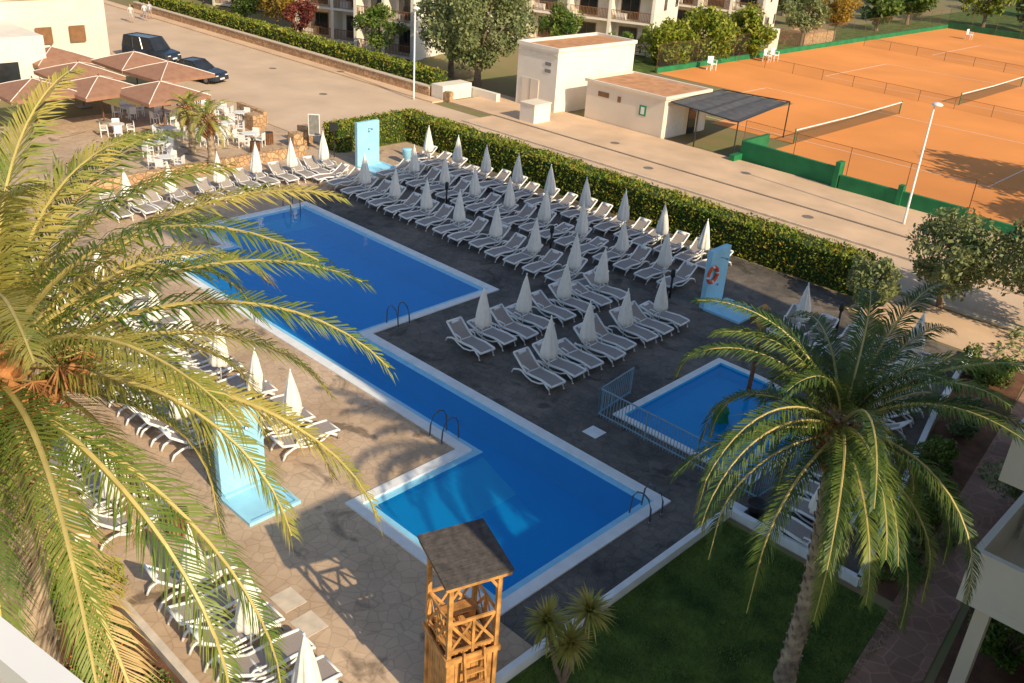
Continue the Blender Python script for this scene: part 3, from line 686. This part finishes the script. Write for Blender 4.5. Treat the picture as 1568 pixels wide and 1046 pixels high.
net(-31,61.5,79); net(-29.5,88,104); net(-28,115,131)
b=B()
for y0,y1 in ((63,78),(89,103),(115,130)):
    for (a,c,d,e) in ((-43,-18,y0,y0),(-43,-18,y1,y1),(-43,-43,y0+.07,y1-.07),(-18,-18,y0+.07,y1-.07)):
        b.beam((a,d,.026),(c,e,.026),.09,.004,'pline')
b.obj('court_line_markings')
def chair(b,T,k='white',s=1.0):
    b.box(-.22*s,.22*s,-.22*s,.22*s,.40,.44,k,T); b.box(-.22*s,.22*s,.19*s,.23*s,.44,.85,k,T)
    for sx in (-1,1):
        for sy in (-1,1): b.box(sx*.2*s-.02,sx*.2*s+.02,sy*.2*s-.02,sy*.2*s+.02,0,.4,k,T)
        b.box(sx*.22*s-.02,sx*.22*s+.02,-.2*s,.18*s,.62,.65,k,T); b.box(sx*.22*s-.018,sx*.22*s+.018,-.2*s,-.16*s,.44,.62,k,T)
b=B(); chair(b,Matrix.Identity(4)); CM=b.mesh('chair')
for x,y,r in ((-50.6,80.5,1.2),(-50.4,90.5,1.6),(-50.3,91.7,1.4),(-46,134,1.5)): inst('plastic_chair',CM,(x,y,.02),r,1.5)
b=B(); b.lathe([(.25,0),(.05,.05),(.04,.7),(.45,.71),(.45,.74)],'white',n=16); TM=b.mesh('table')
rr=random.Random(9)
for x,y in ((-56.5,24.4),(-54.2,26.6),(-53.5,30.2),(-52.0,28.2),(-58,28.3),(-60.5,27),(-57.5,31.8),(-55.5,32.2),(-61,32),(-50.6,29.9),(-51.5,24.5),(-48.6,23.5)):
    inst('patio_table',TM,(x,y,.02))
    a0=rr.random()*6
    for i in range(4):
        a=a0+i*math.pi/2; inst('patio_chair',CM,(x+.75*math.cos(a),y+.75*math.sin(a),.02),a-math.pi/2)
b=B(); w=2.3; ring=[(-w,-w),(w,-w),(w,w),(-w,w)]
for i in range(4):
    a=ring[i];c=ring[(i+1)%4]
    b.face([(*a,2.35),(*c,2.35),(c[0]*.5,c[1]*.5,2.78),(a[0]*.5,a[1]*.5,2.78)],'brolly'); b.face([(a[0]*.5,a[1]*.5,2.78),(c[0]*.5,c[1]*.5,2.78),(0,0,3.15)],'brolly')
    b.face([(*a,2.12),(*c,2.12),(*c,2.35),(*a,2.35)],'brolly')
    b.tube([(*a,2.35),(a[0]*.5,a[1]*.5,2.79),(0,0,3.16)],.03,'canvas',4)
b.tube([(0,0,0),(0,0,3.3)],.05,'wood2',8); b.box(-.4,.4,-.4,.4,0,.1,'grey'); BR=b.mesh('patio_umbrella')
for x,y,r in ((-59.9,25.1,.1),(-66.5,30.6,.05),(-62.3,31,.12),(-56.8,27.6,.08),(-64.5,25.8,0),(-70.5,26.5,.1),(-61,21.5,.0)): inst('patio_umbrella',BR,(x,y,.02),r,.93)
b=B(); b.box(-100,-76,8,33,0,5.4,'wall'); b.box(-75.98,-69,8,25.5,0,4.0,'wallw'); b.box(-100.2,-75.8,32.8,33.2,5.4,5.7,'wallw'); b.box(-76.2,-75.8,8,32.8,5.4,5.7,'wallw')
for y in (12,17,22): b.box(-68.99,-68.95,y,y+1.6,.3,2.4,'glass')
for y in (27.5,30): b.box(-75.79,-75.75,y,y+1.2,2.2,3.4,'frame')
b.obj('restaurant_building')
# ---------------------------------------------------------------- cars
def car(name,L,W,Hh,van,k='carb'):
    b=B()
    hb=.95
    xs=[-L/2,-L/2+.08,-L/2+.5,0,L/2-1.1,L/2-.2,L/2]
    zt=[.75,hb,hb+.03,hb+.03,hb,.82,.6]
    ws=[.86,.95,1,1,1,.93,.8]
    def ring(x,z,w): return [(x,-W/2*w,.28),(x,-W/2*w,z*.8),(x,-W/2*w*.95,z),(x,W/2*w*.95,z),(x,W/2*w,z*.8),(x,W/2*w,.28)]
    R=[ring(x,z,w) for x,z,w in zip(xs,zt,ws)]
    for i in range(len(R)-1):
        for j in range(6): b.face([R[i][j],R[i+1][j],R[i+1][(j+1)%6],R[i][(j+1)%6]],k)
    b.face(R[0],k); b.face(R[-1][::-1],k)
    x0,x1=(-L/2+.12,L/2-1.25) if van else (-L/2+.45,L/2-1.45)
    t0,t1=(x0+.18,x1-.65) if van else (x0+.6,x1-.75)
    w0,w1=W/2*.93,W/2*.78
    bt=[(x0,-w0,hb),(x1,-w0,hb),(x1,w0,hb),(x0,w0,hb)]; tp=[(t0,-w1,Hh),(t1,-w1,Hh),(t1,w1,Hh),(t0,w1,Hh)]
    for i in range(4): b.face([bt[i],bt[(i+1)%4],tp[(i+1)%4],tp[i]],'glass')
    b.face(tp,k); 
    for i in range(4): b.tube([bt[i],tp[i]],.045,k,5); b.tube([tp[i],tp[(i+1)%4]],.045,k,5)
    for sx in (.33,.62):
        p=Vector(bt[0]).lerp(Vector(bt[1]),sx);q=Vector(tp[0]).lerp(Vector(tp[1]),sx); b.tube([p,q],.04,k,5)
        p.y*=-1;q.y*=-1; b.tube([p,q],.04,k,5)
    for x in (-L*.31,L*.31):
        for s in (-1,1):
            b.tube([(x,s*(W/2-.2),.32),(x,s*(W/2+.01),.32)],.32,'tyre',18); b.tube([(x,s*(W/2),.32),(x,s*(W/2+.02),.32)],.19,'metal',12)
    for s in (-1,1):
        b.box(L/2-.12,L/2-.02,s*W*.3-.15,s*W*.3+.15,.55,.68,'white'); b.box(-L/2-.01,-L/2+.04,s*W*.36-.08,s*W*.36+.08,.6,.85,'orange'); b.box(x1-.5,x1-.35,s*(W/2+.08)-.07,s*(W/2+.08)+.07,.95,1.1,k)
    b.box(L/2-.03,L/2+.01,-.25,.25,.35,.47,'white')
    return b.mesh(name)
inst('parked_van',car('v',4.9,1.9,1.85,True),(-77.5,37.2,.02),.35); inst('parked_car',car('c',4.4,1.8,1.5,False),(-68.6,36.6,.02),.35)
# ---------------------------------------------------------------- apartments
def apartments(name,x0,x1,y0,dep,floors,bay=4.2,rot=.42):
    ox,oy=x0,y0; x1-=x0; x0=0; y0=0
    b=B(); fh=2.9; Hh=floors*fh+.8
    b.box(x0,x1,y0+1.7,y0+dep,0,Hh,'wallw')
    n=max(1,round((x1-x0)/bay)); bw=(x1-x0)/n
    for f in range(floors):
        z=f*fh+.3
        b.box(x0,x1,y0,y0+1.68,z-.2,z,'wallw')
        for i in range(n):
            a=x0+i*bw
            b.box(a+.6,a+2.6,y0+1.66,y0+1.698,z+.02,z+2.15,'frame'); b.box(a+.7,a+1.58,y0+1.63,y0+1.658,z+.1,z+2.05,'glass'); b.box(a+1.64,a+2.5,y0+1.63,y0+1.658,z+.1,z+2.05,'glass')
            b.box(a+.13,a+bw-.13,y0+.02,y0+.06,z+.92,z+.98,'frame'); b.box(a+.13,a+bw-.13,y0+.02,y0+.06,z+.08,z+.12,'frame')
            m=int((bw-.26)/.16)
            for j in range(m): b.box(a+.16+j*.16,a+.16+j*.16+.05,y0+.025,y0+.055,z+.12,z+.92,'frame')
            if (i+f)%2==0: b.box(a+.5,a+1.5,y0+.6,y0+1.2,z,z+.6,'white')
    for i in range(n+1):
        a=x0+i*bw; b.box(a-.16,a+.16,y0-.02,y0+1.66,0,floors*fh+.1,'wallw')
    b.box(x0-.15,x1+.15,y0-.05,y0+1.69,floors*fh+.1,floors*fh+.35,'wallw')
    for f in range(floors):
        z=f*fh+.3
        for y in (y0+4,y0+8.5):
            if y<y0+dep-1: b.box(x1-.02,x1+.03,y,y+1.1,z+.9,z+2.1,'frame'); b.box(x1+.032,x1+.05,y+.08,y+1.02,z+1,z+2.0,'glass')
    b.obj(name,(ox,oy,0),rot)
apartments('apartment_building',-82,-74,54.5,12,4)
apartments('apartment_building',-73.2,-67,55.0,12,4,3.4,.30)
apartments('apartment_building',-75,-57,74,10,4,4.2,.36)
apartments('apartment_building',-72,-57,96,10,4,4.2,.36)
apartments('apartment_building',-104,-92,58,12,4)
b=B(); b.box(-58,-53.6,96,98,0,2.4,'wallw'); b.box(-57,-53.6,104,111,0,1.4,'stone'); b.obj('white_garden_wall')
# ---------------------------------------------------------------- hotel (camera's own building)
b=B()
b.box(.5,12,9.6,11.2,0,11.2,'wall'); b.box(.5,12,11.2,14.9,0,8.4,'wall'); b.box(.5,14,14.9,32.6,0,25,'wall')
for f in range(7):
    z=3.05+f*3.0
    b.box(-3.35,.49,17.8,32.5,z,z+.22,'wallw')
    b.box(-3.35,-3.2,17.8,32.5,z+.222,z+1.3,'wallw'); b.box(-3.199,.49,17.8,17.95,z+.222,z+1.3,'wallw')
    for i in range(5): b.box(-3.1,.49,20.6+i*2.9,20.72+i*2.9,z+.222,z+2.95,'wallw')
    for i in range(5): b.box(.46,.498,18.6+i*2.9,20.2+i*2.9,z+.25,z+2.4,'glass')
for y in (18.1,24,30): b.box(-3.0,-2.7,y,y+.3,0,3.04,'wall')
for i in range(5): b.box(.46,.498,18.6+i*2.9,20.2+i*2.9,.1,2.4,'glass')
b.box(.3,14.2,14.7,32.8,25,25.4,'wallw')
b.obj('hotel_building')
b=B(); d=Vector((.167,.029,0)).normalized(); p0=Vector((-.965,.185,0))
p=p0-d*1.6; q=p0+d*2.6
b.beam((*p.xy,14.64),(*q.xy,14.64),.02,1.06,'wallw'); b.beam((*p.xy,15.19),(*q.xy,15.19),.035,.035,'white'); b.obj('hotel_balcony_parapet')
# ---------------------------------------------------------------- people
def person(loc,rot,shirt,pants):
    J=[(0,0,.95),(0,0,1.2),(0,0,1.42),(0,.0,1.52),(0,.02,1.66),(0,.02,1.76), (-.19,0,1.40),(-.25,.02,1.12),(-.24,.12,.88),(.19,0,1.40),(.25,-.02,1.12),(.24,.05,.87),
       (-.1,0,.9),(-.1,.12,.5),(-.1,.05,.08),(-.1,.17,.03),(.1,0,.9),(.1,-.05,.5),(.1,-.2,.1),(.1,-.1,.04)]
    E=[(0,1),(1,2),(2,3),(3,4),(4,5),(2,6),(6,7),(7,8),(2,9),(9,10),(10,11),(0,12),(12,13),(13,14),(14,15),(0,16),(16,17),(17,18),(18,19)]
    R=[.14,.13,.15,.055,.095,.07,.07,.05,.035,.07,.05,.035,.09,.065,.045,.035,.09,.065,.045,.035]
    me=bpy.data.meshes.new('person'); me.from_pydata(J,E,[]); o=link(bpy.data.objects.new('person',me))
    md=o.modifiers.new('skin','SKIN')
    for i,v in enumerate(me.skin_vertices[0].data): v.radius=(R[i],R[i]*.8); v.use_root=(i==0)
    s=o.modifiers.new('sub','SUBSURF'); s.levels=s.render_levels=2
    m=bpy.data.materials.new('person_clothes'); m.use_nodes=True; nt=m.node_tree
    tc=nt.nodes.new('ShaderNodeTexCoord'); sp=nt.nodes.new('ShaderNodeSeparateXYZ'); nt.links.new(tc.outputs['Object'],sp.inputs[0])
    mr=nt.nodes.new('ShaderNodeMath'); mr.operation='DIVIDE'; mr.inputs[1].default_value=1.9; nt.links.new(sp.outputs[2],mr.inputs[0])
    r=nt.nodes.new('ShaderNodeValToRGB'); r.color_ramp.interpolation='CONSTANT'
    e=r.color_ramp.elements; e[0].position=0; e[0].color=(.1,.07,.05,1); e[1].position=.05; e[1].color=(.5,.29,.2,1)
    for ps,c in ((.28,pants),(.52,shirt),(.77,(.5,.29,.2)),(.92,(.05,.03,.02))):
        x=e.new(ps); x.color=(*c,1)
    nt.links.new(mr.outputs[0],r.inputs[0]); nt.links.new(r.outputs[0],nt.nodes['Principled BSDF'].inputs['Base Color'])
    me.materials.append(m); o.location=loc; o.rotation_euler[2]=rot
person((-95.8,44.2,.01),1.4,(.6,.55,.5),(.5,.5,.5)); person((-96.5,46.0,.01),1.4,(.6,.6,.6),(.25,.3,.4)); person((-97.2,46.9,.01),1.7,(.5,.5,.6),(.4,.35,.3))
# ---------------------------------------------------------------- camera + light
cd=bpy.data.cameras.new('camera');cam=link(bpy.data.objects.new('camera',cd))
cam.matrix_world=Matrix(((.7120,-.3543,.6063,0),(.6994,.2809,-.6572,0),(.0626,.8919,.4478,16),(0,0,0,1)))
cd.lens=32.92;cd.clip_end=2500;cd.clip_start=.05;S.camera=cam
el=math.radians(31); az=math.atan2(-.095,1)
sd=Vector((math.cos(az)*math.cos(el),math.sin(az)*math.cos(el),math.sin(el)))
sl=bpy.data.lights.new('sun','SUN'); sl.energy=5.0; sl.angle=math.radians(.5); sl.color=(1,.83,.57)
so=link(bpy.data.objects.new('sun',sl)); so.rotation_euler=sd.to_track_quat('Z','Y').to_euler()
w=bpy.data.worlds.new('World');S.world=w;w.use_nodes=True;nt=w.node_tree
sk=nt.nodes.new('ShaderNodeTexSky'); sk.sky_type='NISHITA'; sk.sun_disc=False; sk.sun_elevation=el; sk.sun_rotation=math.pi/2-az
nt.links.new(sk.outputs[0],nt.nodes['Background'].inputs[0]); nt.nodes['Background'].inputs[1].default_value=.14
S.view_settings.view_transform='Standard'; S.view_settings.look='None'; S.view_settings.exposure=0
